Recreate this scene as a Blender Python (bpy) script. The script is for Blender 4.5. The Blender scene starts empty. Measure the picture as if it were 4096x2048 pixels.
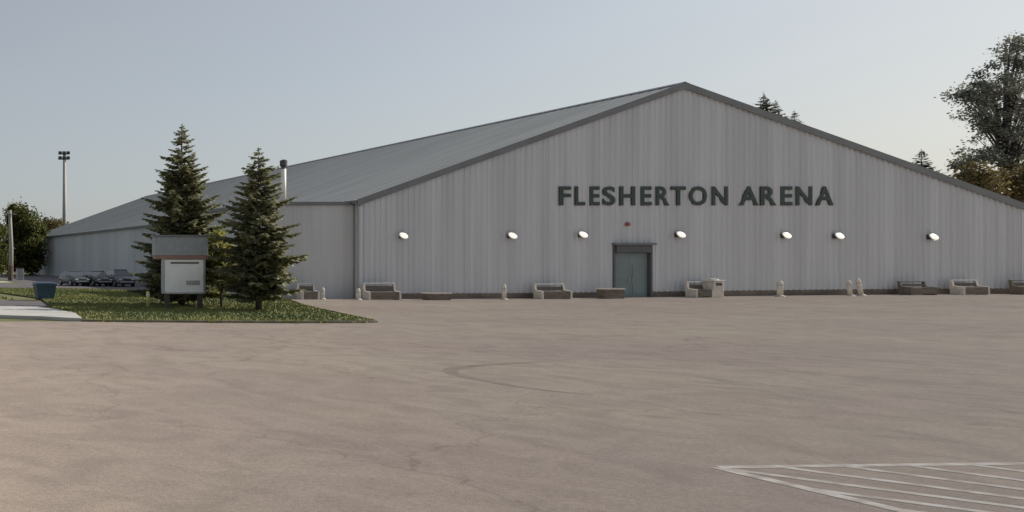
import bpy, bmesh, math, random
from mathutils import Vector, Matrix, Euler
R = math.radians
S = bpy.context.scene
C = S.collection
PI = math.pi

# ------------------------------------------------------------------ camera
F = 3000.0                      # focal length in pixels of the 4096 px wide photograph
PX, PY, EYE = -625.0, 1040.0, 2.5   # foot of the perpendicular (cropped frame), horizon row, eye height
cam = bpy.data.cameras.new('camera')
camo = bpy.data.objects.new('camera', cam); C.objects.link(camo)
cam.sensor_width = 36.0; cam.sensor_fit = 'HORIZONTAL'
cam.lens = 36.0 * F / 4096.0
cam.shift_x = (2048 - PX) / 4096.0
cam.shift_y = (PY - 1024) / 4096.0
cam.clip_start = 0.1; cam.clip_end = 6000
camo.location = (0, 0, EYE); camo.rotation_euler = (R(90), 0, 0)
S.camera = camo

# ------------------------------------------------------------------ sky and sun
SUN_EL, SUN_AZ = R(32), R(89)   # azimuth clockwise from +Y
w = bpy.data.worlds.new("World"); S.world = w; w.use_nodes = True
nt = w.node_tree; bg = nt.nodes['Background']
sky = nt.nodes.new('ShaderNodeTexSky'); sky.sky_type = 'NISHITA'
sky.sun_disc = False; sky.sun_elevation = SUN_EL; sky.sun_rotation = SUN_AZ
sky.air_density = 1.0; sky.dust_density = 3.0; sky.ozone_density = 1.0; sky.altitude = 400
hs = nt.nodes.new('ShaderNodeHueSaturation'); hs.inputs['Saturation'].default_value = 0.8
nt.links.new(sky.outputs[0], hs.inputs['Color'])
# a thin pale cloud veil, thicker towards the horizon
tcw = nt.nodes.new('ShaderNodeTexCoord'); spx = nt.nodes.new('ShaderNodeSeparateXYZ'); mrw = nt.nodes.new('ShaderNodeMapRange')
nt.links.new(tcw.outputs['Generated'], spx.inputs[0]); nt.links.new(spx.outputs['Z'], mrw.inputs['Value'])
mrw.inputs['From Min'].default_value = 0.0; mrw.inputs['From Max'].default_value = 0.45
mrw.inputs['To Min'].default_value = 0.62; mrw.inputs['To Max'].default_value = 0.42
mxw = nt.nodes.new('ShaderNodeMix'); mxw.data_type = 'RGBA'
cn = nt.nodes.new('ShaderNodeTexNoise'); cn.inputs['Scale'].default_value = 2.2; cn.inputs['Detail'].default_value = 6
cm = nt.nodes.new('ShaderNodeMapping'); cm.inputs['Scale'].default_value = (1, 1, 3.5); nt.links.new(tcw.outputs['Generated'], cm.inputs['Vector']); nt.links.new(cm.outputs[0], cn.inputs['Vector'])
ca = nt.nodes.new('ShaderNodeMath'); ca.operation = 'MULTIPLY_ADD'; ca.inputs[1].default_value = 0.30; nt.links.new(cn.outputs['Fac'], ca.inputs[0])
cs = nt.nodes.new('ShaderNodeMath'); cs.operation = 'SUBTRACT'; cs.inputs[1].default_value = 0.15; nt.links.new(mrw.outputs[0], cs.inputs[0]); nt.links.new(cs.outputs[0], ca.inputs[2])
nt.links.new(ca.outputs[0], mxw.inputs[0]); nt.links.new(hs.outputs[0], mxw.inputs[6]); mxw.inputs[7].default_value = (4.7, 4.95, 5.0, 1)
nt.links.new(mxw.outputs[2], bg.inputs['Color'])
bg.inputs['Strength'].default_value = 0.086
sl = bpy.data.lights.new('sun', 'SUN'); sl.energy = 4.9; sl.angle = R(0.8); sl.color = (1.0, 0.93, 0.82)
so = bpy.data.objects.new('sun', sl); C.objects.link(so)
sd = Vector((math.sin(SUN_AZ) * math.cos(SUN_EL), math.cos(SUN_AZ) * math.cos(SUN_EL), math.sin(SUN_EL)))
so.rotation_euler = sd.to_track_quat('Z', 'Y').to_euler(); so.location = (60, 0, 60)
S.view_settings.view_transform = 'Standard'; S.view_settings.look = 'None'
S.view_settings.exposure = 0.32; S.view_settings.gamma = 1.0

# ------------------------------------------------------------------ helpers
def gz(X):                       # the lot climbs gently towards the right
    t = max(0.0, min(1.0, (X - 36) / 40.0)); return 0.32 * t * t * (3 - 2 * t)
def xw(px, Y): return (px - PX) * Y / F
def zw(py, Y): return EYE + (PY - py) * Y / F
def gp(px, py):                  # point of the level ground seen at a pixel
    Y = F * EYE / (py - PY); return (xw(px, Y), Y)

def mat(name, col, rough=0.7, metal=0.0, var=0.0, scale=(4, 4, 4), bump=0.0, bscale=40.0, spec=0.5,
        col2=None, detail=5.0, island=0.0, emit=None, estr=0.0, coord='Object', lo=0.35, hi=0.65, drough=0.0):
    m = bpy.data.materials.new(name); m.use_nodes = True
    n = m.node_tree.nodes; l = m.node_tree.links; b = n['Principled BSDF']
    b.inputs['Roughness'].default_value = rough; b.inputs['Metallic'].default_value = metal
    b.inputs['Specular IOR Level'].default_value = spec
    b.inputs['Diffuse Roughness'].default_value = drough
    c4 = (*col, 1)
    tc = n.new('ShaderNodeTexCoord'); mp = n.new('ShaderNodeMapping'); mp.inputs['Scale'].default_value = scale
    l.new(tc.outputs[coord], mp.inputs['Vector'])
    ns = n.new('ShaderNodeTexNoise'); ns.inputs['Scale'].default_value = 1.0; ns.inputs['Detail'].default_value = detail
    l.new(mp.outputs[0], ns.inputs['Vector'])
    rp = n.new('ShaderNodeValToRGB'); e = rp.color_ramp.elements
    e[0].position = lo; e[1].position = hi
    if col2 is None:
        e[0].color = (*[c * (1 - var) for c in col], 1); e[1].color = (*[min(1, c * (1 + var)) for c in col], 1)
    else:
        e[0].color = c4; e[1].color = (*col2, 1)
    l.new(ns.outputs['Fac'], rp.inputs[0]); out = rp.outputs[0]
    if island > 0:
        g = n.new('ShaderNodeNewGeometry'); mr = n.new('ShaderNodeMapRange')
        mr.inputs['To Min'].default_value = 1 - island; mr.inputs['To Max'].default_value = 1 + island
        l.new(g.outputs['Random Per Island'], mr.inputs['Value'])
        vm = n.new('ShaderNodeVectorMath'); vm.operation = 'SCALE'
        l.new(out, vm.inputs[0]); l.new(mr.outputs[0], vm.inputs['Scale']); out = vm.outputs[0]
    l.new(out, b.inputs['Base Color'])
    if bump > 0:
        n2 = n.new('ShaderNodeTexNoise'); n2.inputs['Scale'].default_value = bscale; n2.inputs['Detail'].default_value = 4
        l.new(tc.outputs[coord], n2.inputs['Vector'])
        bp = n.new('ShaderNodeBump'); bp.inputs['Strength'].default_value = bump; bp.inputs['Distance'].default_value = 0.02
        l.new(n2.outputs['Fac'], bp.inputs['Height']); l.new(bp.outputs[0], b.inputs['Normal'])
    if emit:
        b.inputs['Emission Color'].default_value = (*emit, 1); b.inputs['Emission Strength'].default_value = estr
    return m

def add_translucency(m, col, f=0.25):
    n = m.node_tree.nodes; l = m.node_tree.links
    t = n.new('ShaderNodeBsdfTranslucent'); t.inputs[0].default_value = (*col, 1)
    mx = n.new('ShaderNodeMixShader'); mx.inputs[0].default_value = f
    b = n['Principled BSDF']; o = n['Material Output']
    l.new(b.outputs[0], mx.inputs[1]); l.new(t.outputs[0], mx.inputs[2]); l.new(mx.outputs[0], o.inputs['Surface'])

class MB:
    """collects shapes, then links them as one mesh object"""
    def __init__(s): s.v = []; s.f = []
    def face(s, pts):
        i = len(s.v); s.v += [tuple(p) for p in pts]; s.f.append(tuple(range(i, i + len(pts))))
    def box(s, c, d, rot=None, bev=0.0):
        hx, hy, hz = d[0] / 2, d[1] / 2, d[2] / 2
        M = (rot.to_matrix() if rot else Matrix.Identity(3)); c = Vector(c)
        if bev <= 0:
            P = [c + M @ Vector((x * hx, y * hy, z * hz)) for x in (-1, 1) for y in (-1, 1) for z in (-1, 1)]
            i = len(s.v); s.v += [tuple(p) for p in P]
            for q in ((0, 1, 3, 2), (4, 6, 7, 5), (0, 4, 5, 1), (2, 3, 7, 6), (0, 2, 6, 4), (1, 5, 7, 3)):
                s.f.append(tuple(i + k for k in q))
        else:
            bm = bmesh.new(); bmesh.ops.create_cube(bm, size=1)
            for v in bm.verts: v.co = Vector((v.co.x * d[0], v.co.y * d[1], v.co.z * d[2]))
            bmesh.ops.bevel(bm, geom=bm.edges[:], offset=bev, segments=2, affect='EDGES', profile=0.5)
            i = len(s.v); bm.verts.index_update()
            s.v += [tuple(c + M @ v.co) for v in bm.verts]
            for f in bm.faces: s.f.append(tuple(i + v.index for v in f.verts))
            bm.free()
        return s
    def tube(s, pts, rad, n=8, cap=True):
        pts = [Vector(p) for p in pts]
        if not isinstance(rad, (list, tuple)): rad = [rad] * len(pts)
        rings = []
        for k, p in enumerate(pts):
            d = (pts[min(k + 1, len(pts) - 1)] - pts[max(k - 1, 0)]).normalized()
            a = Vector((0, 0, 1)) if abs(d.z) < 0.9 else Vector((1, 0, 0))
            u = d.cross(a).normalized(); v = d.cross(u).normalized()
            i = len(s.v)
            for j in range(n):
                t = 2 * PI * j / n; s.v.append(tuple(p + (u * math.cos(t) + v * math.sin(t)) * rad[k]))
            rings.append(i)
        for a, b in zip(rings, rings[1:]):
            for j in range(n): s.f.append((a + j, a + (j + 1) % n, b + (j + 1) % n, b + j))
        if cap:
            s.f.append(tuple(rings[0] + j for j in range(n))[::-1]); s.f.append(tuple(rings[-1] + j for j in range(n)))
        return s
    def prism(s, prof, y0, y1):      # (x,z) outline pulled along y
        n = len(prof); i = len(s.v)
        s.v += [(x, y0, z) for x, z in prof] + [(x, y1, z) for x, z in prof]
        s.f.append(tuple(i + k for k in range(n))); s.f.append(tuple(i + n + k for k in range(n))[::-1])
        for k in range(n): s.f.append((i + k, i + n + k, i + n + (k + 1) % n, i + (k + 1) % n))
        return s
    def build(s, name, m, parent=None, smooth=False, loc=None):
        me = bpy.data.meshes.new(name); me.from_pydata(s.v, [], s.f)
        if s.f and len(s.f) < 60000 and not getattr(s, 'raw', False):
            bm = bmesh.new(); bm.from_mesh(me); bmesh.ops.recalc_face_normals(bm, faces=bm.faces); bm.to_mesh(me); bm.free()
        me.materials.append(m)
        if smooth:
            for p in me.polygons: p.use_smooth = True
        o = bpy.data.objects.new(name, me); C.objects.link(o)
        if parent: o.parent = parent
        if loc: o.location = loc
        return o

def tag(o, label=None, cat=None, group=None, kind=None):
    if label: o['label'] = label
    if cat: o['category'] = cat
    if group: o['group'] = group
    if kind: o['kind'] = kind
    return o
def thing(name, loc, label, cat, group=None, rz=0.0):
    o = bpy.data.objects.new(name, None); C.objects.link(o); o.empty_display_size = 0.3
    o.location = loc; o.rotation_euler = (0, 0, rz); return tag(o, label, cat, group)
def kids(o): return [c for c in C.objects if c.parent is o]
def copy_thing(root, loc, label, rz=None, rot=None):
    r = root.copy(); C.objects.link(r); r.location = loc; r['label'] = label
    if rz is not None: r.rotation_euler = (0, 0, rz)
    if rot is not None: r.rotation_euler = rot
    for ch in kids(root):
        c = ch.copy(); C.objects.link(c); c.parent = r
        for g in kids(ch):
            d = g.copy(); C.objects.link(d); d.parent = c
    return r

# ------------------------------------------------------------------ materials
M = {}
def asphalt_material():
    m = bpy.data.materials.new('weathered asphalt'); m.use_nodes = True
    n = m.node_tree.nodes; l = m.node_tree.links; b = n['Principled BSDF']
    b.inputs['Roughness'].default_value = 0.85; b.inputs['Specular IOR Level'].default_value = 0.08; b.inputs['Diffuse Roughness'].default_value = 1.0
    tc = n.new('ShaderNodeTexCoord')
    def noise(sc, det, scale=(1, 1, 1), dist=0.0):
        mp = n.new('ShaderNodeMapping'); mp.inputs['Scale'].default_value = scale; l.new(tc.outputs['Object'], mp.inputs['Vector'])
        t = n.new('ShaderNodeTexNoise'); t.inputs['Scale'].default_value = sc; t.inputs['Detail'].default_value = det; t.inputs['Distortion'].default_value = dist
        l.new(mp.outputs[0], t.inputs['Vector']); return t.outputs['Fac']
    def ramp(src, p0, c0, p1, c1):
        r = n.new('ShaderNodeValToRGB'); e = r.color_ramp.elements; e[0].position = p0; e[1].position = p1; e[0].color = (*c0, 1); e[1].color = (*c1, 1)
        l.new(src, r.inputs[0]); return r.outputs[0]
    def mul(a, c):
        x = n.new('ShaderNodeMix'); x.data_type = 'RGBA'; x.blend_type = 'MULTIPLY'; x.inputs[0].default_value = 1.0
        l.new(a, x.inputs[6]); l.new(c, x.inputs[7]); return x.outputs[2]
    col = ramp(noise(0.11, 6, (1, 1.6, 1), .6), .35, (0.385, 0.312, 0.270), .65, (0.430, 0.358, 0.292))       # broad pinkish and olive tones
    col = mul(col, ramp(noise(1.1, 8, (1, 1, 1), 1.2), .32, (.86, .86, .87), .62, (1.05, 1.05, 1.05)))      # patchy wear
    col = mul(col, ramp(noise(16, 5), .30, (.87, .87, .88), .66, (1.09, 1.08, 1.07)))                        # coarse aggregate
    col = mul(col, ramp(noise(70, 2), .34, (.80, .80, .80), .66, (1.14, 1.14, 1.14)))                           # stones
    col = mul(col, ramp(noise(.55, 3, (1, 1, 1), .3), .69, (1, 1, 1), .78, (.80, .80, .82)))                  # oil stains
    # thin hairline cracks
    nz = n.new('ShaderNodeTexNoise'); nz.inputs['Scale'].default_value = .6; nz.inputs['Detail'].default_value = 6; l.new(tc.outputs['Object'], nz.inputs['Vector'])
    va = n.new('ShaderNodeVectorMath'); va.operation = 'MULTIPLY_ADD'; va.inputs[1].default_value = (2.6, 2.6, 0)
    l.new(nz.outputs['Color'], va.inputs[0]); l.new(tc.outputs['Object'], va.inputs[2])
    vo = n.new('ShaderNodeTexVoronoi'); vo.feature = 'DISTANCE_TO_EDGE'; vo.inputs['Scale'].default_value = .13; l.new(va.outputs[0], vo.inputs['Vector'])
    col = mul(col, ramp(vo.outputs['Distance'], .0022, (.80, .79, .78), .0042, (1, 1, 1)))
    l.new(col, b.inputs['Base Color'])
    bp = n.new('ShaderNodeBump'); bp.inputs['Strength'].default_value = .45; bp.inputs['Distance'].default_value = .02
    l.new(noise(55, 5), bp.inputs['Height']); l.new(bp.outputs[0], b.inputs['Normal'])
    return m
M['asphalt'] = asphalt_material()
M['dark_asphalt'] = mat('dark asphalt', (0.115, 0.105, 0.11), 0.9, drough=1.0, var=0.15, scale=(0.3, 0.5, 1), bump=0.3, bscale=40)
M['concrete'] = mat('concrete', (0.50, 0.48, 0.45), 0.85, drough=1.0, var=0.12, scale=(0.5, 0.9, 1), bump=0.2, bscale=25)
M['soil_grass'] = mat('grass ground', (0.060, 0.075, 0.022), 0.95, col2=(0.13, 0.125, 0.042), scale=(0.35, 0.35, 1), bump=0.6, bscale=18, detail=8)
M['blade'] = mat('grass blades', (0.080, 0.112, 0.028), 0.8, col2=(0.225, 0.225, 0.068), scale=(0.22, 0.26, 1), island=0.14)
M['paint'] = mat('road paint', (0.70, 0.64, 0.59), 0.8, drough=1.0, spec=.1, col2=(0.44, 0.37, 0.32), scale=(4, 7, 1), detail=9, lo=0.38, hi=0.66)
M['tyre_mark'] = mat('tyre rubber mark', (0.285, 0.236, 0.200), 0.8, drough=1.0, spec=.08, var=0.15, scale=(2, 2, 1))
M['siding'] = mat('grey steel siding', (0.475, 0.500, 0.535), 0.55, metal=0.0, var=0.08, scale=(1.4, 1.4, 0.05), detail=3, spec=0.35)
M['side_siding'] = mat('grey steel side siding', (0.47, 0.485, 0.505), 0.55, var=0.09, scale=(0.5, 0.5, 0.05), detail=3, spec=0.35)
M['roof'] = mat('grey steel roof', (0.325, 0.335, 0.338), 0.5, var=0.08, scale=(0.05, 0.6, 0.3), detail=3, spec=0.4)
M['trim'] = mat('dark grey trim', (0.14, 0.15, 0.16), 0.5, var=0.1, scale=(1, 1, 1))
M['plinth'] = mat('stained concrete plinth', (0.15, 0.125, 0.105), 0.9, var=0.25, scale=(0.8, 0.8, 1.5))
M['door'] = mat('blue grey door paint', (0.15, 0.20, 0.21), 0.5, var=0.06, scale=(1, 1, 1))
M['frame'] = mat('dark door frame', (0.07, 0.08, 0.085), 0.5, var=0.06)
M['letter'] = mat('dark green letter paint', (0.022, 0.040, 0.036), 0.55, var=0.15, scale=(3, 3, 3))
M['lens'] = mat('frosted lit lamp glass', (0.8, 0.8, 0.76), 0.3, var=0.02, emit=(1.0, 0.96, 0.86), estr=0.55)
M['dark_metal'] = mat('dark grey metal', (0.06, 0.062, 0.065), 0.45, metal=0.3, var=0.1)
M['steel'] = mat('galvanised steel', (0.36, 0.37, 0.38), 0.45, metal=0.4, var=0.1, scale=(2, 2, 2))
M['white_pipe'] = mat('off white pipe paint', (0.72, 0.70, 0.66), 0.5, var=0.06)
M['pale_conc'] = mat('pale cast concrete', (0.50, 0.48, 0.44), 0.85, var=0.12, scale=(5, 5, 5), bump=0.2, bscale=60)
M['dark_slat'] = mat('weathered dark timber', (0.125, 0.107, 0.090), 0.8, var=0.25, scale=(2, 12, 12))
M['sign_white'] = mat('white sign face', (0.80, 0.80, 0.80), 0.5, var=0.05, scale=(1.2, 1.2, 1.2))
M['sign_blue'] = mat('blue grey sign header', (0.26, 0.285, 0.30), 0.5, var=0.08)
M['sign_red'] = mat('dull red trim paint', (0.27, 0.16, 0.14), 0.6, var=0.1)
M['post_dark'] = mat('dark timber post', (0.07, 0.06, 0.05), 0.85, var=0.2, scale=(10, 10, 2))
M['yellow'] = mat('pale yellow post paint', (0.52, 0.50, 0.16), 0.6, var=0.1, scale=(4, 4, 4))
M['bin_blue'] = mat('blue bin plastic', (0.028, 0.065, 0.105), 0.45, var=0.1)
M['bin_lid'] = mat('dark blue bin lid', (0.022, 0.05, 0.09), 0.45, var=0.1)
M['rubber'] = mat('black rubber', (0.018, 0.018, 0.018), 0.8, var=0.1)
M['glass'] = mat('dark car glass', (0.05, 0.06, 0.065), 0.08, var=0.05, spec=0.8)
M['lampglass'] = mat('headlight glass', (0.6, 0.6, 0.6), 0.15, var=0.03)
M['pole_wood'] = mat('pale weathered pole timber', (0.25, 0.235, 0.21), 0.85, var=0.15, scale=(8, 8, 0.6))
M['red'] = mat('red bell paint', (0.32, 0.06, 0.045), 0.45, var=0.05)
M['bark'] = mat('grey brown bark', (0.075, 0.062, 0.052), 0.9, var=0.3, scale=(10, 10, 3), bump=0.5, bscale=30)
M['bark_dark'] = mat('dark bark', (0.040, 0.036, 0.036), 0.9, var=0.3, scale=(10, 10, 3), bump=0.5, bscale=30)
def leafmat(name, a, b, isl=0.45, tr=None, sc=0.6):
    m = mat(name, a, 0.6, col2=b, scale=(sc, sc, sc), island=isl, spec=0.3)
    add_translucency(m, tr or [min(1, c * 1.6) for c in b], 0.25); return m
M['spruce'] = leafmat('spruce needles', (0.115, 0.125, 0.070), (0.215, 0.215, 0.120), sc=1.0)
M['bush'] = leafmat('yellow green leaves', (0.13, 0.15, 0.034), (0.30, 0.29, 0.085))
M['maple'] = leafmat('dark green leaves', (0.030, 0.042, 0.010), (0.088, 0.092, 0.022), sc=0.4)
M['rust_leaf'] = leafmat('rusty autumn leaves', (0.066, 0.052, 0.018), (0.125, 0.100, 0.040))
M['grey_leaf'] = leafmat('dark grey green leaves', (0.105, 0.115, 0.095), (0.185, 0.190, 0.155), sc=0.5)
M['olive_needle'] = leafmat('olive needles', (0.060, 0.062, 0.024), (0.115, 0.11, 0.045))
M['far_needle'] = leafmat('dark far needles', (0.045, 0.055, 0.040), (0.075, 0.082, 0.058))
M['shed_wall'] = mat('pale grey boards', (0.30, 0.30, 0.30), 0.7, var=0.1, scale=(6, 6, 0.4))
M['shed_roof'] = mat('dark shingles', (0.035, 0.034, 0.034), 0.85, var=0.2, scale=(3, 3, 3))

# ------------------------------------------------------------------ ground sheets
def sheet(name, pts, z, m, thick=0.0, kind='structure', cutx=()):
    bm = bmesh.new(); vs = [bm.verts.new((x, y, 0)) for x, y in pts]
    bm.faces.new(vs); bm.normal_update(); bmesh.ops.triangulate(bm, faces=bm.faces[:])
    for cx in cutx:
        g = bm.verts[:] + bm.edges[:] + bm.faces[:]
        bmesh.ops.bisect_plane(bm, geom=g, plane_co=(cx, 0, 0), plane_no=(1, 0, 0))
    bmesh.ops.triangulate(bm, faces=bm.faces[:])
    for v in bm.verts: v.co.z = z + gz(v.co.x)
    bm.normal_update()
    for f in bm.faces:
        if f.normal.z < 0: f.normal_flip()
    if thick > 0:
        r = bmesh.ops.extrude_face_region(bm, geom=bm.faces[:])
        top = [e for e in r['geom'] if isinstance(e, bmesh.types.BMVert)]
        for v in top: v.co.z += thick
        bmesh.ops.recalc_face_normals(bm, faces=bm.faces)
    me = bpy.data.meshes.new(name); bm.to_mesh(me); bm.free(); me.materials.append(m)
    o = bpy.data.objects.new(name, me); C.objects.link(o)
    if kind: o['kind'] = kind
    return o
CUT = [36 + 2 * k for k in range(21)]
sheet('ground', [(-2500, -500), (2500, -500), (2500, 3500), (-2500, 3500)], -0.03, M['soil_grass'], cutx=CUT)
lawn_right = [gp(1400, 1292), gp(1500, 1290), gp(1470, 1283), gp(1390, 1266), gp(1300, 1246), gp(1215, 1226), gp(1172, 1209), gp(1148, 1198)]
lawn_front = [gp(330, 1286), gp(520, 1288), gp(760, 1290), gp(1100, 1292)]
lot = [(-90, -60), (160, -60), (160, 60), (80, 60), (80, 48.0), (28.4, 49.5)] + lawn_right[::-1] + lawn_front[::-1] + [(-90, 30.4)]
sheet('parking_lot', lot, 0.0, M['asphalt'], cutx=CUT)
sheet('sidewalk', [(-90, 32.0), gp(0, 1271), gp(160, 1276), gp(330, 1285), gp(300, 1262), gp(210, 1243), gp(150, 1236), gp(0, 1233), (-90, 39.2)], -0.02, M['concrete'], thick=0.14)
sheet('driveway', [(-90, 40.0), gp(160, 1230), gp(190, 1222), gp(165, 1204), gp(60, 1199), (-90, 46.8)], -0.022, M['dark_asphalt'])
sheet('side_driveway', [(33.0, 57.0), (20.5, 64.5), (-60, 68.0), (-60, 72), (19, 79), (22, 120), (33.2, 120)], -0.018, M['dark_asphalt'])
sheet('far_path', [(-60, 84), (19.0, 84), (19.0, 89), (-60, 89)], -0.016, M['concrete'])
lawn_pts = lawn_front + lawn_right + [(28.0, 56.5), (20.3, 63.5), (11.0, 66), gp(165, 1196), gp(200, 1224), gp(215, 1243), gp(305, 1262)]
sheet('lawn', lawn_pts, -0.02, M['soil_grass'], thick=0.09)
# kerb along the lawn's front edge
kb = MB(); pts = [Vector((*p, 0)) for p in lawn_front + lawn_right[:2]]
for a, b in zip(pts, pts[1:]):
    d = (b - a); L = d.length; c = (a + b) / 2
    kb.box((c.x, c.y - 0.06, 0.03), (L + 0.02, 0.12, 0.12), Euler((0, 0, math.atan2(d.y, d.x))))
tag(kb.build('lawn_kerb', mat('worn kerb', (0.13, 0.12, 0.085), 0.9, var=0.25, scale=(1.5, 1.5, 1)), None), kind='structure')

def inside(p, poly):
    x, y = p; c = False; j = len(poly) - 1
    for i in range(len(poly)):
        xi, yi = poly[i]; xj, yj = poly[j]
        if (yi > y) != (yj > y) and x < (xj - xi) * (y - yi) / (yj - yi) + xi: c = not c
        j = i
    return c
def grass(name, poly, n, seed, z, h0, h1):
    rnd = random.Random(seed); g = MB(); g.raw = True
    xs = [p[0] for p in poly]; ys = [p[1] for p in poly]; k = 0
    while k < n:
        x = rnd.uniform(min(xs), max(xs)); y = rnd.uniform(min(ys), max(ys))
        if not inside((x, y), poly): continue
        k += 1; a = rnd.uniform(0, PI); h = rnd.uniform(h0, h1); wd = h * 0.45
        dx, dy = math.cos(a) * wd, math.sin(a) * wd; lx, ly = rnd.uniform(-.4, .4) * h, rnd.uniform(-.4, .4) * h
        g.face([(x - dx, y - dy, z), (x + dx, y + dy, z), (x + lx, y + ly, z + h)])
    if z > 0:                                          # ragged tufts creeping over the kerb
        ed = [p for p in lawn_front + lawn_right]
        for p, q in zip(ed, ed[1:]):
            for i in range(int(330 * math.dist(p, q))):
                u = rnd.random(); x = p[0] + (q[0] - p[0]) * u; y = p[1] + (q[1] - p[1]) * u
                bite = .5 + .5 * math.sin(x * 3.1) * math.sin(x * 1.3 + 1)
                y -= abs(rnd.gauss(0, .10 * bite)) - .04; a = rnd.uniform(0, PI); h = rnd.uniform(.05, .12); wd = h * .4
                g.face([(x - math.cos(a) * wd, y - math.sin(a) * wd, .0), (x + math.cos(a) * wd, y + math.sin(a) * wd, .0), (x + rnd.uniform(-.03, .03), y + rnd.uniform(-.05, .02), h)])
    return tag(g.build(name, M['blade']), 'short grass growing on the kerbed lawn under the spruces' if z > 0 else 'rough dark grass left of the driveway', 'grass', kind='stuff')
grass('grass', lawn_pts, 56000, 3, 0.068, 0.03, 0.095)
grass('rough_grass', [(-12, 47.2), (10.8, 48), (11, 66), (-10, 66.5)], 7000, 4, -0.032, 0.08, 0.22)

# painted hatch at the lower right: border line, top line and slanting bars
def strip(name, ends, wd, z, m):
    g = MB()
    for (a, b) in ends:
        a = Vector((*a, 0)); b = Vector((*b, 0)); d = (b - a).normalized(); n = Vector((-d.y, d.x, 0)) * wd / 2
        g.face([(p.x, p.y, z) for p in (a - n, b - n, b + n, a + n)])
    return tag(g.build(name, m), kind='structure')
strip('hatch_border_line', [(gp(2865, 1871), gp(3900, 2112))], 0.17, 0.0045, M['paint'])
strip('hatch_top_line', [(gp(2880, 1869.5), gp(4400, 1851))], 0.11, 0.0035, M['paint'])
bars = []
for k in range(-3, 8):
    y0 = 1877 + 36.5 * k
    fx = lambda x: y0 + 0.131 * (x - 3465)
    xt = 3465 + (1871.5 - 0.0122 * (3465 - 2880) - y0) / (0.131 + 0.0122)   # meets the top line
    xb = (y0 - 0.131 * 3465 - (1871 - 0.233 * 2865)) / (0.233 - 0.131)         # meets the border line
    xs_ = max(xt, xb if xb > 2870 else 0, 2900)
    if xs_ < 4300: bars.append((gp(xs_, fx(xs_)), gp(4420, fx(4420))))
strip('hatch_bars', bars, 0.135, 0.004, M['paint'])
# curved tyre mark
arc = [(2210, 1445), (2080, 1452), (1960, 1459), (1870, 1466), (1812, 1475), (1795, 1484), (1815, 1496), (1880, 1512), (1960, 1528), (2080, 1548), (2220, 1566), (2380, 1580)]
ap = [Vector((*gp(*q), 0)) for q in arc]; tm = MB()
for i in range(len(ap) - 1):
    def off(k, s):
        d = (ap[min(k + 1, len(ap) - 1)] - ap[max(k - 1, 0)]).normalized(); n = Vector((-d.y, d.x, 0))
        wk = 0.13 * min(1, (k + .25) / 3, (len(ap) - 1 - k + .25) / 3); return ap[k] + n * wk * s
    tm.face([(p.x, p.y, 0.003) for p in (off(i, -1), off(i + 1, -1), off(i + 1, 1), off(i, 1))])
tag(tm.build('tyre_mark', M['tyre_mark']), kind='structure')

# ------------------------------------------------------------------ the arena
XL, XR, Y0, Y1 = 33.32, 75.97, 48.387, 134.3
XM = 54.15; ZR = 13.78; SLP = 0.357
def zr(x): return ZR - abs(x - XM) * SLP
arena = thing('arena_building', (XM, Y0, 0), 'huge grey ribbed steel arena with low gabled roof across the lot', 'building')
off = Vector((-XM, -Y0, 0))
def ap_(mb, name, m, smooth=False, parent=arena, label=None):
    mb.v = [(v[0] - XM, v[1] - Y0, v[2]) for v in mb.v]
    o = mb.build(name, m, parent, smooth)
    if label: o['label'] = label
    return o
def rib_profile(a, b, pitch=0.36, depth=0.048):
    out = []; n = int(round((b - a) / pitch)); p = (b - a) / n
    for i in range(n):
        s = a + i * p
        out += [(s, 0), (s + p * .58, 0), (s + p * .68, depth), (s + p * .90, depth)]
    out.append((b, 0)); return out
DX0, DX1, DZ = xw(2448, Y0), xw(2604, Y0), 3.46
g = MB()
pr = rib_profile(XL, XR)
for (x0, d0), (x1, d1) in zip(pr, pr[1:]):
    cuts = [x0] + [c for c in (DX0, XM, DX1) if x0 < c < x1] + [x1]
    for u0, u1 in zip(cuts, cuts[1:]):
        e0 = d0 + (d1 - d0) * (u0 - x0) / (x1 - x0); e1 = d0 + (d1 - d0) * (u1 - x0) / (x1 - x0)
        lo = DZ if (DX0 - 1e-4 <= u0 and u1 <= DX1 + 1e-4) else -0.3
        g.face([(u0, Y0 - e0, lo), (u1, Y0 - e1, lo), (u1, Y0 - e1, zr(u1) - 0.05), (u0, Y0 - e0, zr(u0) - 0.05)])
ap_(g, 'front_wall', M['siding'])
for xx, sg, nm in ((XL, 1, 'side_wall'), (XR, -1, 'side_wall')):
    g = MB(); pr = rib_profile(Y0 + 0.02, Y1, 0.5, 0.045)
    for (a, d0), (b, d1) in zip(pr, pr[1:]):
        g.face([(xx - sg * d0, a, -0.3), (xx - sg * d1, b, -0.3), (xx - sg * d1, b, zr(xx) - 0.05), (xx - sg * d0, a, zr(xx) - 0.05)])
    ap_(g, nm, M['side_siding'])
g = MB(); g.face([(XL, Y1, -0.3), (XR, Y1, -0.3), (XR, Y1, zr(XR) - .05), (XM, Y1, ZR - .05), (XL, Y1, zr(XL) - .05)])
ap_(g, 'rear_wall', M['side_siding'])
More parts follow.
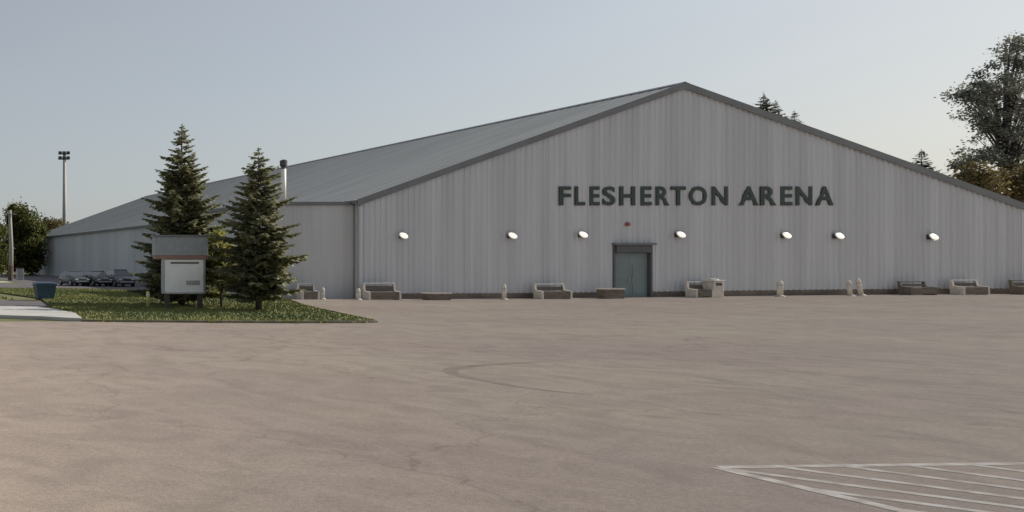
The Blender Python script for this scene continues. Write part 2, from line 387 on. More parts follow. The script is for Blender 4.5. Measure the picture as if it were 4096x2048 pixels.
# roof slopes with standing seams
OV, OE = 0.13, 0.25
sl_ = SLP
for sg in (-1, 1):
    g = MB(); run = (XM - XL if sg < 0 else XR - XM) + OE; ex = XM + sg * run; ez = ZR - sl_ * run
    p = [(XM, ZR + 0.12), (ex, ez + 0.12), (ex, ez), (XM, ZR)]
    g.prism(p, Y0 - OV + 0.02, Y1 + OV)
    n = 140
    for k in range(n + 1):
        yy = Y0 - OV + 0.1 + (Y1 - Y0 + 2 * OV - 0.2) * k / n
        g.prism([(XM + sg * .1, ZR + 0.115 - sl_ * .1), (ex - sg * .02, ez + 0.125), (ex - sg * .02, ez + 0.17), (XM + sg * .1, ZR + 0.16 - sl_ * .1)], yy - 0.02, yy + 0.02)
    ap_(g, 'roof_slope', M['roof'])
    g = MB(); t = 0.42                       # rake trim board on the front gable
    g.prism([(XM, ZR + 0.16), (ex, ez + 0.16), (ex, ez + 0.16 - t), (XM, ZR + 0.16 - t)], Y0 - OV - 0.03, Y0 - OV + 0.015)
    ap_(g, 'rake_trim', M['trim'])
    g = MB(); g.prism([(XM, ZR + .15), (ex, ez + .15), (ex, ez - .2), (XM, ZR - .2)], Y1 + OV + 0.005, Y1 + OV + 0.05)
    ap_(g, 'rake_trim', M['trim'])
    g = MB(); g.box((ex + sg * 0.07, (Y0 + Y1) / 2, ez - 0.02), (0.14, Y1 - Y0 + 2 * OV - .1, 0.22))
    ap_(g, 'eave_gutter', M['trim'])
    g = MB(); g.prism([(XM + sg * (XM - XL) * .02, zr(XM + (XM - XL) * .02) - .03), (ex, ez - .03), (ex, ez - 0.06), (XM + sg * (XM - XL) * .02, zr(XM + (XM - XL) * .02) - .06)], Y0 - OV + .03, Y0 - .06)
    ap_(g, 'soffit', M['trim'])
g = MB(); g.prism([(XM - .35, ZR + .06), (XM, ZR + .21), (XM + .35, ZR + .06), (XM + .35, ZR + .03), (XM, ZR + .18), (XM - .35, ZR + .03)], Y0 - OV, Y1 + OV)
ap_(g, 'ridge_cap', M['trim'])
for a, b in ((XL + .02, DX0 - .12), (DX1 + .12, XR - .02)):
    g = MB(); k = max(1, int((b - a) / 2)); st = (b - a) / k
    for i in range(k):
        u0, u1 = a + i * st, a + (i + 1) * st
        g.face([(u0, Y0 - .075, -.3), (u1, Y0 - .075, -.3), (u1, Y0 - .075, .32 + gz(u1)), (u0, Y0 - .075, .32 + gz(u0))])
        g.face([(u0, Y0 - .075, .32 + gz(u0)), (u1, Y0 - .075, .32 + gz(u1)), (u1, Y0, .36 + gz(u1)), (u0, Y0, .36 + gz(u0))])
    ap_(g, 'plinth', M['plinth'])
for cx in (XL, XR): ap_(MB().box((cx, Y0 - .03, 2.85), (0.22, 0.14, 6.2)), 'corner_trim', M['siding'])
# entrance
gd = gz((DX0 + DX1) / 2)
dm = MB(); W_ = DX1 - DX0
dm.box((DX0 + .06, Y0 + .05, DZ / 2), (.12, .3, DZ)); dm.box((DX1 - .06, Y0 + .05, DZ / 2), (.12, .3, DZ))
dm.box(((DX0 + DX1) / 2, Y0 - .02, DZ - .24), (W_ - .25, .34, .48))
dfr = ap_(dm, 'door_frame', M['frame'])
dm = MB(); dm.box(((DX0 + DX1) / 2, Y0 - .12, DZ + 0.075), (W_ + 0.14, 0.36, 0.13))
ap_(dm, 'door_canopy', M['trim'])
for k in (0, 1):
    x0 = DX0 + .13 + k * (W_ - .26) / 2; x1 = x0 + (W_ - .26) / 2 - .012
    dm = MB(); zt = DZ - .5; cx = (x0 + x1) / 2; wd = x1 - x0
    dm.box((cx, Y0 + .12, (gd + zt) / 2 + .005), (wd, .05, zt - gd - .01))
    dm.box((cx, Y0 + .09, gd + .55), (wd - .3, .03, .7)); dm.box((cx, Y0 + .09, gd + 1.6), (wd - .3, .03, .9))
    dl = ap_(dm, 'door', M['door'], label='blue grey double door leaf')
    hm = MB(); hx = x1 - .1 if k == 0 else x0 + .1
    hm.tube([(hx, Y0 + .08, gd + 0.95), (hx, Y0 + .02, gd + .97), (hx, Y0 + .02, gd + 1.25), (hx, Y0 + .08, gd + 1.27)], .018, 6)
    ap_(hm, 'handle', M['steel'], parent=dl)
# flat roofed annex on the left
AX0, AX1, AY0, AY1, AZ = 27.6, XL - .06, 48.9, 57.5, 6.28
g = MB()
pr = rib_profile(AX0, AX1, 0.6, 0.02)
for (x0, d0), (x1, d1) in zip(pr, pr[1:]): g.face([(x0, AY0 - d0, -.3), (x1, AY0 - d1, -.3), (x1, AY0 - d1, AZ - .2), (x0, AY0 - d0, AZ - .2)])
g.face([(AX0, AY0, -.3), (AX0, AY1, -.3), (AX0, AY1, AZ - .2), (AX0, AY0, AZ - .2)])
g.face([(AX0, AY1, -.3), (AX1, AY1, -.3), (AX1, AY1, AZ - .2), (AX0, AY1, AZ - .2)])
ap_(g, 'annex_wall', M['side_siding'])
g = MB(); g.box(((AX0 + AX1) / 2 - .05, (AY0 + AY1) / 2, AZ - .09), (AX1 - AX0 + .3, AY1 - AY0 + .3, .2)); ap_(g, 'annex_roof', M['trim'])
# flue on the annex roof
fx = xw(1134, 50.0)
fl = thing('flue_pipe', (fx, 50.0, AZ), 'tall off white flue pipe with dark cap rising from the flat annex roof', 'flue pipe')
MB().tube([(0, 0, 0), (0, 0, 2.28)], 0.15, 12).build('pipe', M['white_pipe'], fl, True)
c_ = MB(); c_.tube([(0, 0, 2.2), (0, 0, 2.42)], 0.12, 10); c_.tube([(0, 0, 2.42), (0, 0, 2.52), (0, 0, 2.85), (0, 0, 2.92)], [.14, .22, .22, .06], 12)
c_.build('cap', M['dark_metal'], fl)

# ------------------------------------------------------------------ lettering FLESHERTON ARENA
let = thing('wall_lettering', (xw(2780, Y0), Y0 - .06, zw(822, Y0)), 'dark green capital letters FLESHERTON ARENA mounted on the gable wall', 'lettering')
spans = [('F', 2233, 2279), ('L', 2296, 2336), ('E', 2354, 2394), ('S', 2407, 2456), ('H', 2475, 2536), ('E', 2558, 2602), ('R', 2619, 2672),
         ('T', 2680, 2738), ('O', 2752, 2822), ('N', 2843, 2905), ('A', 2952, 3028), ('R', 3037, 3100), ('E', 3117, 3164), ('N', 3179, 3242), ('A', 3258, 3328)]
for ch, a, b in spans:
    cu = bpy.data.curves.new('letter', 'FONT'); cu.body = ch; cu.extrude = 0.03; cu.offset = 0.022; cu.size = 1.0
    to = bpy.data.objects.new('tmp', cu); C.objects.link(to); bpy.context.view_layer.update()
    me = bpy.data.meshes.new_from_object(to.evaluated_get(bpy.context.evaluated_depsgraph_get()))
    bpy.data.objects.remove(to)
    xs = [v.co.x for v in me.vertices]; ys = [v.co.y for v in me.vertices]
    sx = (b - a) / 62.0 / (max(xs) - min(xs)); sy = (823 - 747) / 62.0 / (max(ys) - min(ys))
    bx = xw(a, Y0) - xw(2780, Y0)
    for v in me.vertices:
        x, y, z = v.co; v.co = ((x - min(xs)) * sx + bx, -z, (y - min(ys)) * sy)
    me.materials.clear(); me.materials.append(M['letter'])
    o = bpy.data.objects.new('letter', me); C.objects.link(o); o.parent = let

# ------------------------------------------------------------------ wall lamps
def dome(rx, ry, rz, nu=14, nv=6):
    g = MB(); V = []
    for i in range(nv + 1):
        t = PI / 2 * i / nv
        for j in range(nu):
            u = 2 * PI * j / nu; g.v.append((rx * math.cos(t) * math.cos(u), -ry * math.sin(t), rz * math.cos(t) * math.sin(u)))
    for i in range(nv):
        for j in range(nu): g.f.append((i * nu + j, i * nu + (j + 1) % nu, (i + 1) * nu + (j + 1) % nu, (i + 1) * nu + j))
    return g
lamp_px = [(1603, 945), (2037, 945), (2318, 941), (2707, 941), (3128, 944), (3338, 946), (3713, 950)]
lab = ['white wall lamp at the left end of the gable, nearest the annex', 'second wall lamp from the annex, left of the lettering', 'wall lamp below the L and E of the lettering',
       'wall lamp just right of and above the double door', 'wall lamp below the E of ARENA', 'wall lamp right below the last letter of ARENA', 'white wall lamp nearest the right corner of the gable']
proto = None
for (px, py), lb in zip(lamp_px, lab):
    loc = (xw(px, Y0), Y0 - .05, zw(py, Y0))
    if proto is None:
        proto = thing('wall_lamp', loc, lb, 'lamp', 'oval lamps along the gable wall')
        q = MB(); q.box((0, -.03, .02), (.34, .1, .3), None, .02); q.tube([(0, -.05, .0), (0, -.2, .06)], .045, 8); q.build('bracket', M['dark_metal'], proto)
        h = dome(.36, .10, .235); h.v = [(x, -.2 - y * 1.0, z) for x, y, z in h.v]
        ho = h.build('housing', M['steel'], proto, True); ho.rotation_euler = (R(-12), R(24), 0)
        h = dome(.29, .10, .175); h.v = [(x, -.205 + y, z) for x, y, z in h.v]
        lo_ = h.build('lens', M['lens'], proto, True); lo_.rotation_euler = (R(-12), R(24), 0)
    else: copy_thing(proto, loc, lb)
bell = thing('alarm_bell', (xw(2506, Y0), Y0 - .05, zw(897, Y0)), 'small dull red alarm bell on the gable wall above the entrance', 'bell')
d_ = dome(.13, .09, .13); d_.v = [(x, y - .05, z) for x, y, z in d_.v]; d_.build('gong', M['red'], bell, True)
MB().box((0, -.02, 0), (.2, .06, .2), None, .01).build('backplate', M['dark_metal'], bell)

# ------------------------------------------------------------------ along the gable wall
def bench(px0, px1, h, label, Y=47.3, pale=True):
    x0, x1 = xw(px0, Y), xw(px1, Y); L = x1 - x0; z = gz((x0 + x1) / 2)
    b = thing('bench', ((x0 + x1) / 2, Y, z), label, 'bench', 'benches along the gable wall')
    pm = M['pale_conc'] if pale else M['dark_slat']
    for sx in (-1, 1):
        e = MB(); X = sx * (L / 2 - .07)
        e.v, e.f = [], []
        prof = [(-.30, 0), (.28, 0), (.34, h), (.22, h), (.17, .55), (-.30, .50)]
        i = 0; e.v = [(X - .06, y, zz) for y, zz in prof] + [(X + .06, y, zz) for y, zz in prof]; n = len(prof)
        e.f = [tuple(range(n)), tuple(range(n, 2 * n))[::-1]] + [(k, k + n, (k + 1) % n + n, (k + 1) % n) for k in range(n)]
        e.build('end_panel', pm, b)
    s = MB()
    for k in range(4): s.box((0, -.24 + .13 * k, .455), (L - .27, .105, .05))
    s.box((0, -.29, .25), (L - .27, .04, .34))
    s.build('seat', M['dark_slat'], b)
    s = MB()
    for k in range(3):
        zz = .58 + (h - .72) * k / 2.4; s.box((0, .19 + .03 * k, zz), (L - .27, .05, (h - .62) / 3.0))
    s.build('backrest', M['dark_slat'], b)
    MB().box((0, .285, h + .035), (L, .13, .06), None, .012).build('top_rail', pm, b)
    return b
bench(1462, 1592, .98, 'dark slatted bench with pale frame at the left corner of the gable')
bench(2150, 2272, .88, 'pale topped dark bench left of the double door, below the letter F', Y=47.5)
bench(2762, 2834, .92, 'short dark bench directly right of the double door beside a pale bin', Y=47.5)
bench(3618, 3724, .80, 'all dark timber bench below the rightmost wall lamp', Y=47.6, pale=False)
bench(3826, 3932, .86, 'pale topped bench next to the all dark bench near the right corner', Y=47.6)
bench(4066, 4200, .86, 'dark bench beyond the right corner of the gable wall', Y=47.4, pale=False)
bench(1196, 1268, .95, 'pale topped bench in front of the annex beside the spruce', Y=47.8)
def planter(px0, px1, h, label, Y):
    x0, x1 = xw(px0, Y), xw(px1, Y); L = x1 - x0
    p = thing('planter', ((x0 + x1) / 2, Y, gz(x0)), label, 'planter', 'low planters by the gable wall')
    s = MB()
    for k in range(3): s.box((0, 0, h * (.17 + .31 * k)), (L - .06, .52, h * .29))
    s.build('box', M['dark_slat'], p)
    r = MB(); t = .07
    r.box((0, -.27, h), (L, .09, t)); r.box((0, .27, h), (L, .09, t)); r.box((-L / 2 + .05, 0, h), (.1, .45, t)); r.box((L / 2 - .05, 0, h), (.1, .45, t))
    r.build('coping', M['pale_conc'], p)
    MB().box((0, 0, h - .05), (L - .2, .45, .06)).build('soil', M['plinth'], p)
planter(1700, 1792, .42, 'low dark planter with pale coping standing between the two left wall lamps', 46.9)
planter(2400, 2482, .62, 'dark timber planter standing at the left jamb of the double door', 47.2)
bx = xw(2853, 47.5)
lb = thing('litter_bin', (bx, 47.5, gz(bx)), 'square pale concrete litter bin right of the short bench', 'bin')
q = MB(); q.box((0, 0, .5), (.62, .62, 1.0), None, .03); q.build('body', M['pale_conc'], lb)
q = MB(); q.box((0, 0, 1.04), (.70, .70, .09), None, .02); q.tube([(0, 0, 1.08), (0, 0, 1.15), (0, 0, 1.17)], [.26, .22, .05], 12); q.build('lid', M['pale_conc'], lb)
MB().box((0, -.315, .82), (.36, .02, .16)).build('slot', M['dark_metal'], lb)
def bollard(px, Y, h, r, label, rot=(0, 0, 0)):
    X = xw(px, Y)
    b = thing('bollard', (X, Y, gz(X)), label, 'bollard', 'pale posts by the gable wall'); b.rotation_euler = rot
    MB().tube([(0, 0, -.05), (0, 0, h - .12), (0, 0, h - .03), (0, 0, h)], [r, r, r * .8, r * .25], 12).build('post', M['pale_conc'], b, True)
    MB().tube([(0, 0, -.04), (0, 0, .05), (0, 0, .08)], [r * 1.7, r * 1.7, r * 1.1], 12).build('base', M['pale_conc'], b)
    MB().tube([(0, 0, h - .30), (0, 0, h - .22)], r * 1.04, 12).build('band', M['steel'], b)
bollard(1291, 47.6, .75, .10, 'pale bollard in front of the annex right of the bench')
bollard(1433, 46.9, .72, .11, 'pale bollard at the corner between annex and gable')
bollard(2016, 46.9, .95, .11, 'upright pale bollard below the second wall lamp from the annex')
bollard(3120, 47.2, .98, .13, 'thick upright pale bollard below the E of ARENA')
bollard(3402, 47.2, .98, .10, 'leaning pale post, the left one of a pair right of the lettering', (0, R(-7), 0))
bollard(3446, 47.2, 1.1, .10, 'leaning pale post, the right one of a pair right of the lettering', (0, R(-13), 0))

# ------------------------------------------------------------------ sign on the lawn
SY = 37.5; kx = F / SY
sg = thing('notice_sign', (xw(735, SY), SY, .07), 'wide white notice board with blue grey header standing before the left spruce', 'sign')
def sx(px): return xw(px, SY) - xw(735, SY)
def sz(py): return zw(py, SY) - .07
def sbox(px0, px1, py0, py1, dy, y, bev=0):
    return MB().box(((sx(px0) + sx(px1)) / 2, y, (sz(py0) + sz(py1)) / 2), (sx(px1) - sx(px0), dy, sz(py0) - sz(py1)), None, bev)
sbox(654, 812, 1038, 1170, .16, 0, .015).build('board', M['sign_white'], sg)
fr = MB()
for a in ((648, 656, 1036, 1174), (810, 818, 1036, 1174)): fr.box(((sx(a[0]) + sx(a[1])) / 2, 0, (sz(a[2]) + sz(a[3])) / 2), (sx(a[1]) - sx(a[0]), .2, sz(a[2]) - sz(a[3])))
fr.box((0, 0, sz(1173)), (sx(810) - sx(656), .19, .06)); fr.build('frame', M['steel'], sg)
sbox(613, 826, 948, 1022, .34, 0, .02).build('header', M['sign_blue'], sg)
sbox(609, 830, 940, 948, .42, 0).build('header_cap', M['trim'], sg)
sbox(616, 823, 1022.3, 1036, .30, 0).build('trim_strip', M['sign_red'], sg)
sbox(680, 792, 1048, 1055, .02, -.085).build('dark_stripe', M['dark_slat'], sg)
sbox(742, 796, 1122, 1140, .02, -.085).build('grey_panel', mat('grey patch', (.36, .36, .35), .6, var=.1), sg)
for px in (668, 800): sbox(px - 8, px + 8, 1172, 1242, .16, .02).build('post', M['post_dark'], sg)

yp = thing('marker_post', (xw(592, 38.3), 38.3, .07), 'short pale yellow marker post on the lawn left of the sign', 'post')
MB().tube([(0, 0, 0), (0, 0, .78), (0, 0, .84)], [.085, .085, .03], 10).build('shaft', M['yellow'], yp, True)
MB().tube([(0, 0, .62), (0, 0, .70)], .09, 10).build('reflector_band', M['white_pipe'], yp)

# blue bin at the left
bn = thing('wheeled_bin', (xw(178, 47.2), 47.2, -.02), 'blue wheeled bin standing on grass at the left end of the lawn', 'bin')
q = MB(); a, t_ = (.50, .38), (.62, .48)
q.v = [(-a[0], -a[1], .1), (a[0], -a[1], .1), (a[0], a[1], .1), (-a[0], a[1], .1), (-t_[0], -t_[1], 1.0), (t_[0], -t_[1], 1.0), (t_[0], t_[1], 1.0), (-t_[0], t_[1], 1.0)]
q.f = [(0, 1, 2, 3), (4, 5, 6, 7), (0, 1, 5, 4), (1, 2, 6, 5), (2, 3, 7, 6), (3, 0, 4, 7)]; q.box((0, 0, .95), (1.32, 1.04, .08)); q.build('body', M['bin_blue'], bn)
q = MB(); q.box((0, 0, 1.06), (1.3, 1.04, .06), Euler((R(4), 0, 0)), .02); q.box((0, -.1, 1.10), (1.0, .6, .05), Euler((R(4), 0, 0)), .02); q.build('lid', M['bin_lid'], bn)
for px in (-.42, .42):
    for py in (-.3, .3): MB().tube([(px - .04, py, .1), (px + .04, py, .1)], .1, 12).build('wheel', M['rubber'], bn)

# ------------------------------------------------------------------ parked cars beside the arena
def car(loc, rz, col, label, h=1.47):
    c = thing('parked_car', loc, label, 'car', 'cars parked beside the arena', rz)
    pm = mat('car paint', col, 0.25, metal=0.3, var=0.03, spec=0.6)
    k = h / 1.47
    # length along -y (nose at -y); sections y, halfwidth bottom, halfwidth belt, z bottom, z belt
    sec = [(-2.2, .70, .66, .38, .62), (-2.05, .82, .80, .25, .74), (-1.2, .88, .86, .22, .90), (-.6, .90, .88, .22, .97), (.9, .90, .88, .22, 1.0), (1.8, .88, .84, .24, 1.0), (2.15, .80, .76, .34, .92)]
    g = MB()
    for (y, wb, wt, zb, zt) in sec:
        zt *= k
        g.v += [(-wb + .06, y, zb), (-wb, y, zb + .15), (-wb, y, (zb + zt) / 2), (-wt, y, zt - .06), (-wt + .09, y, zt), (wt - .09, y, zt), (wt, y, zt - .06), (wb, y, (zb + zt) / 2), (wb, y, zb + .15), (wb - .06, y, zb)]
    n = 10
    for i in range(len(sec) - 1):
        for j in range(n): g.f.append((i * n + j, i * n + (j + 1) % n, (i + 1) * n + (j + 1) % n, (i + 1) * n + j))
    g.f.append(tuple(range(n))); g.f.append(tuple(range((len(sec) - 1) * n, len(sec) * n)))
    # roof panel and pillars
    for (y0, y1, z0, z1, w0, w1) in ((-.35, 1.25, 1.40 * k, 1.47 * k, .60, .56),):
        g.box((0, (y0 + y1) / 2, z1 - .03), (w0 * 2, y1 - y0, .06), None, .02)
    body = g.build('body', pm, c, True)
    g = MB(); P = [(-1.15, .80, .93 * k), (-.32, .60, 1.42 * k), (1.22, .58, 1.42 * k), (1.95, .78, .98 * k)]
    for (y, wx, z) in P: g.v += [(-wx, y, z), (wx, y, z)]
    g.v += [(-.84, -1.15, .90 * k), (.84, -1.15, .90 * k), (-.84, 1.95, .95 * k), (.84, 1.95, .95 * k)]
    g.f = [(0, 1, 3, 2), (2, 3, 5, 4), (4, 5, 7, 6), (0, 2, 4, 6, 10, 8), (1, 9, 11, 7, 5, 3), (0, 8, 9, 1), (6, 7, 11, 10)]
    g.build('windows', M['glass'], c)
    for sx_ in (-1, 1):
        for y in (-1.35, 1.35):
            wo = MB().tube([(sx_ * .72, y, .32), (sx_ * .92, y, .32)], .32, 18).build('wheel', M['rubber'], c)
            MB().tube([(sx_ * .90, y, .32), (sx_ * .935, y, .32)], [.21, .18], 14).build('rim', M['steel'], wo)
        MB().box((sx_ * .58, -2.14, .64 * k), (.30, .10, .13), None, .03).build('headlight', M['lampglass'], c)
        MB().box((sx_ * .95, -.75, 1.0 * k), (.16, .1, .12), None, .03).build('mirror', pm, c)
    MB().box((0, -2.2, .47), (1.25, .08, .12), None, .02).build('bumper', M['steel'], c)
    MB().box((0, -2.21, .62 * k), (.7, .04, .12)).build('grille', M['rubber'], c)
    return c
car((xw(322, 72.0), 74.0, -.02), R(4), (.06, .065, .07), 'dark grey parked car farthest from the spruces, by the arena side wall')
car((xw(415, 71.0), 73.0, -.02), R(2), (.035, .037, .042), 'near black parked car in the middle of three by the arena side wall')
car((xw(508, 70.0), 72.0, -.02), R(-2), (.10, .10, .11), 'mid grey tall parked car nearest the spruces by the arena side wall', 1.62)

# ------------------------------------------------------------------ poles
up = thing('utility_pole', (xw(43, 92), 92, 0), 'pale wooden utility pole at the far left before dark trees', 'pole')
MB().tube([(0, 0, -.3), (.05, 0, 4), (-.12, 0, 8.6)], [.30, .26, .2], 10).build('shaft', M['pole_wood'], up, True)
MB().tube([(0, 0, -.3), (0, 0, 1.8)], .33, 10).build('base_sleeve', mat('brown stained timber', (.10, .065, .05), .9, var=.2), up)
MB().box((-.1, -.22, 8.1), (1.5, .1, .12)).build('crossarm', M['pole_wood'], up)
ub = thing('utility_cabinet', (xw(80, 94), 94, 0), 'small grey utility cabinet right of the wooden pole', 'cabinet')
MB().box((0, 0, .72), (.85, .6, 1.44), None, .04).build('body', M['steel'], ub); MB().box((0, 0, 1.48), (.95, .7, .08)).build('lid', M['dark_metal'], ub)
MB().box((0, -.31, .75), (.62, .02, 1.05)).build('door', M['shed_wall'], ub)
FY = 150.0
fp = thing('floodlight_mast', (xw(258, FY), FY, 0), 'very tall thin floodlight mast rising behind the far left end of the arena', 'floodlight')
MB().tube([(0, 0, 0), (0, 0, 23.6)], [.50, .28], 10).build('mast', M['shed_wall'], fp, True)
MB().box((-.15, 0, 22.7), (2.2, .3, .25)).build('crossbar', M['dark_metal'], fp); MB().box((-.15, 0, 23.7), (2.0, .3, .2)).build('crossbar', M['dark_metal'], fp)
for z in (22.9, 23.9):
    for x in (-.95, -.15, .65): MB().box((x, -.25, z), (.62, .5, .6), Euler((R(20), 0, 0)), .06).build('lamp_head', M['dark_metal'], fp)

# ------------------------------------------------------------------ trees
def blade3(g, p, d, side, L, W):
    g.face([p, p + d * L * .5 + side * W, p + d * L, p + d * L * .5 - side * W])
def spruce(px, Y, h, rmax, seed, label, m='spruce', name='spruce_tree', z0=.07, start=.07, dens=1.0, prof=0.85, bark='bark', group=None, off=(0, 0)):
    rnd = random.Random(seed)
    t = thing(name, (xw(px, Y), Y, z0), label, 'tree', group)
    MB().tube([(0, 0, -.2), (.02, 0, h * .3), (0, .02, h * .97)], [h * .020, h * .015, .015], 9).build('trunk', M[bark], t, True)
    g = MB(); g.raw = True; br = MB()
    nt_ = int(h * 4.2)
    for i in range(nt_):
        u = i / (nt_ - 1); z = h * (start + (0.985 - start) * u)
        rr = rmax * (max(0, 1 - u) ** prof) * min(1.0, .72 + u * 2.2) + .05
        rr *= 0.94 + .12 * math.sin(i * 1.9 + seed)
        nb = max(4, int(9 - 4 * u)); a0 = rnd.uniform(0, 2 * PI)
        for b in range(nb):
            if rnd.random() < .10: continue
            a = a0 + 2 * PI * b / nb + rnd.uniform(-.3, .3)
            L = rr * rnd.uniform(.62, 1.18); dh = Vector((math.cos(a), math.sin(a), 0)); sd_ = Vector((-dh.y, dh.x, 0))
            droop = (.30 - .62 * u) * L; zz = z + rnd.uniform(-.12, .12)
            def P(s): return Vector((0, 0, zz)) + dh * L * s + Vector((0, 0, -droop * s + .18 * L * s * s * (1 if u < .7 else .4)))
            if L > .3: br.tube([P(0), P(.5), P(.97)], [.022 * (1 + L * .3), .014, .004], 4, False)
            ns = max(3, int(L * 24 * dens))
            for k in range(ns):
                s = .12 + .90 * (k + rnd.random()) / ns; p = P(min(s, 1.0))
                wdt = (.34 * L * (1.05 - s) + .07)
                for sg_ in (-1, 1):
                    d = (dh * rnd.uniform(.35, .9) + sd_ * sg_ * rnd.uniform(.4, 1.0) + Vector((0, 0, rnd.uniform(-.65, .12)))).normalized()
                    nn = Vector((rnd.gauss(0, .5), rnd.gauss(0, .5), 1)).normalized(); sv = d.cross(nn).normalized()
                    ll = wdt * rnd.uniform(.7, 1.25) + .06
                    blade3(g, p, d, sv, ll, ll * rnd.uniform(.16, .26) + .012)
    for k in range(14):
        p = Vector((0, 0, h * (.955 + .045 * k / 14))); a = rnd.uniform(0, 2 * PI); d = Vector((math.cos(a) * .5, math.sin(a) * .5, .8)).normalized()
        blade3(g, p, d, d.cross(Vector((0, 0, 1))).normalized(), .16, .025)
    g.build('crown', M[m], t); br.build('limbs', M[bark], t)
    return t
def broadleaf(px, Y, z0, lobes, nleaf, size, seed, label, m, name='broadleaf_tree', trunk=None, sig=.34, bark='bark', limbs=True, group=None, tr=.16, cat='tree'):
    """lobes: (dx, dy, z, rx, rz, clumps); each clump is a little cloud of leaves with gaps between clumps"""
    rnd = random.Random(seed); X = xw(px, Y)
    t = thing(name, (X, Y, z0), label, cat, group)
    g = MB(); g.raw = True; br = MB(); cl = []
    for (dx, dy, z, rx, rz, n) in lobes:
        for i in range(n):
            v = Vector((rnd.gauss(0, 1), rnd.gauss(0, 1), rnd.gauss(0, 1))).normalized() * (rnd.random() ** .42)
            cl.append(Vector((dx + v.x * rx, dy + v.y * rx, z + v.z * rz)))
    per = max(4, nleaf // max(1, len(cl)))
    for c in cl:
        s_ = sig * rnd.uniform(.6, 1.4)
        for k in range(int(per * rnd.uniform(.6, 1.4))):
            p = c + Vector((rnd.gauss(0, s_), rnd.gauss(0, s_), rnd.gauss(0, s_ * .8)))
            d = Vector((rnd.gauss(0, 1), rnd.gauss(0, 1), rnd.gauss(-.3, .8))).normalized()
            sv = d.cross(Vector((rnd.gauss(0, 1), rnd.gauss(0, 1), rnd.gauss(0, 1)))).normalized(); L = size * rnd.uniform(.6, 1.4)
            blade3(g, p, d, sv, L, L * .36)
    top = max(c.z for c in cl); zlow = min(c.z for c in cl)
    th = trunk if trunk else (zlow + top) / 2
    wob = [Vector((rnd.uniform(-.2, .2), rnd.uniform(-.2, .2), th * q)) for q in (.35, .65, 1.0)]
    axis = [Vector((0, 0, -.2))] + wob
    MB().tube(axis, [tr * 1.25, tr, tr * .75, tr * .3], 9).build('trunk', M[bark], t, True)
    if limbs:
        for c in cl[::2]:
            q = max(.15, min(.98, (c.z - .9) / th * .75)); k = min(2, int(q * 3)); p = axis[k].lerp(axis[k + 1], q * 3 - k) if k < 3 else axis[-1]
            mid = p.lerp(c, .5) + Vector((0, 0, .12 * (c - p).length))
            br.tube([p, mid, c], [tr * .32, tr * .2, .012], 5, False)
        br.build('limbs', M[bark], t)
    g.build('crown', M[m], t)
    return t
spruce(727, 40.2, 9.65, 2.75, 11, 'tall full spruce behind the notice sign, the left of two', prof=.70)
spruce(1035, 36.2, 7.8, 2.4, 23, 'shorter wide spruce right of the notice sign at the lawn edge', prof=.68, start=.11)
broadleaf(888, 38.6, .07, [(0, 0, 1.9, .6, 1.4, 26), (-.2, 0, 3.0, .4, .8, 12)], 5200, .15, 5, 'bright yellow green young tree between the two spruces', 'bush', name='young_tree', sig=.2, tr=.06)
# left
broadleaf(85, 122, 0, [(-.8, 0, 9.4, 1.6, 2.0, 26), (.9, 0, 7.6, 2.6, 2.3, 46), (.3, 0, 4.0, 3.0, 3.6, 90)], 32000, .36, 31, 'big dark round tree behind the utility pole at the far left', 'maple', sig=.5, tr=.3, bark='bark_dark')
broadleaf(205, 150, 0, [(0, 0, 8.6, 3.6, 1.9, 40), (1.5, 1, 5, 3, 3, 20)], 6500, .40, 32, 'tawny tree whose top shows over the far left end of the arena', 'rust_leaf', sig=.5, tr=.3)
broadleaf(-30, 112, 0, [(0, 0, 6.3, 1.8, 2.3, 34), (0, 0, 2.8, 2.4, 2.6, 44)], 16000, .33, 33, 'smaller dark tree cut by the left edge of the view', 'maple', sig=.45, tr=.22, bark='bark_dark')
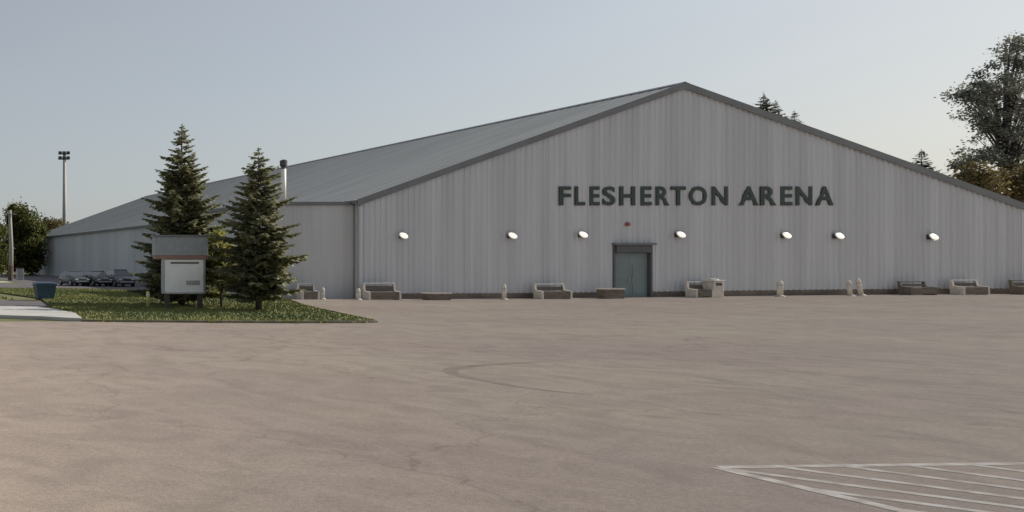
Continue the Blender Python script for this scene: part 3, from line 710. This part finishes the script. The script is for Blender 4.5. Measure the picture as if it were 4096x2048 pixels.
# right
broadleaf(4040, 60, .3, [(0, 0, 12.0, 2.75, 6.4, 72), (-.9, .2, 15.2, 1.9, 2.8, 40), (.5, 0, 18.2, .9, 1.9, 20), (-1.6, .5, 10.0, 1.2, 2.6, 14)], 21000, .165, 41, 'tall sparse dark tree with gaps of sky rising behind the right corner of the arena', 'grey_leaf', trunk=17.5, sig=.27, tr=.24, bark='bark_dark')
spruce(4150, 66, 18.9, 2.6, 43, 'tall olive conifer cut by the right edge of the view', m='olive_needle', z0=.3, dens=.45, name='conifer_tree')
broadleaf(3915, 57, .3, [(0, 0, 8.2, 1.15, 1.45, 34), (.1, 0, 5.0, 1.0, 2.6, 20)], 5200, .19, 44, 'rusty olive bushy tree over the low end of the right roof slope', 'rust_leaf', name='autumn_tree', sig=.28, tr=.12)
broadleaf(4070, 58, .3, [(0, 0, 7.9, 1.1, 1.5, 36), (.1, 0, 4.2, 1.1, 2.8, 24)], 6000, .19, 45, 'rust brown bushy tree at the right corner below the sparse tree', 'rust_leaf', name='autumn_tree', sig=.28, tr=.12)
for px, Y, py, rm, sd_, lb_ in ((3055, 70, 383, 1.15, 51, 'largest of the dark conifer tops showing over the right roof slope'), (3102, 72, 412, 1.0, 52, 'second conifer top from the ridge, beside the largest one over the roof'),
                         (3178, 74, 452, .85, 53, 'small conifer top, third from the ridge over the right roof slope'), (3686, 62, 612, .8, 54, 'thin lone conifer tip low on the right roof slope, left of the big sparse tree')):
    spruce(px, Y, zw(py - 12, Y) - .3, rm * 3.2, sd_, lb_, m='far_needle', name='conifer_tree', z0=.3, dens=.5, start=.45, group='conifers behind the right roof slope')
# shed at the far right
sh = thing('storage_shed', (107.0, 68.5, .32), 'pale grey shed with dark roof seen past the right corner of the arena', 'shed')
MB().box((0, 0, 2.05), (6.6, 5, 4.3)).build('wall', M['shed_wall'], sh)
q = MB(); q.v = [(-3.6, -2.8, 4.1), (3.6, -2.8, 4.1), (3.6, 2.8, 4.1), (-3.6, 2.8, 4.1), (-3.3, 0, 6.2), (3.3, 0, 6.2)]
q.f = [(0, 1, 5, 4), (2, 3, 4, 5), (0, 4, 3), (1, 2, 5), (0, 3, 2, 1)]; q.v = [(x, y, z + .12) for x, y, z in q.v]; q.build('roof', M['shed_roof'], sh)
q = MB(); q.box((0, -2.52, 1.05), (1.0, .05, 2.1)); q.build('door', M['trim'], sh)
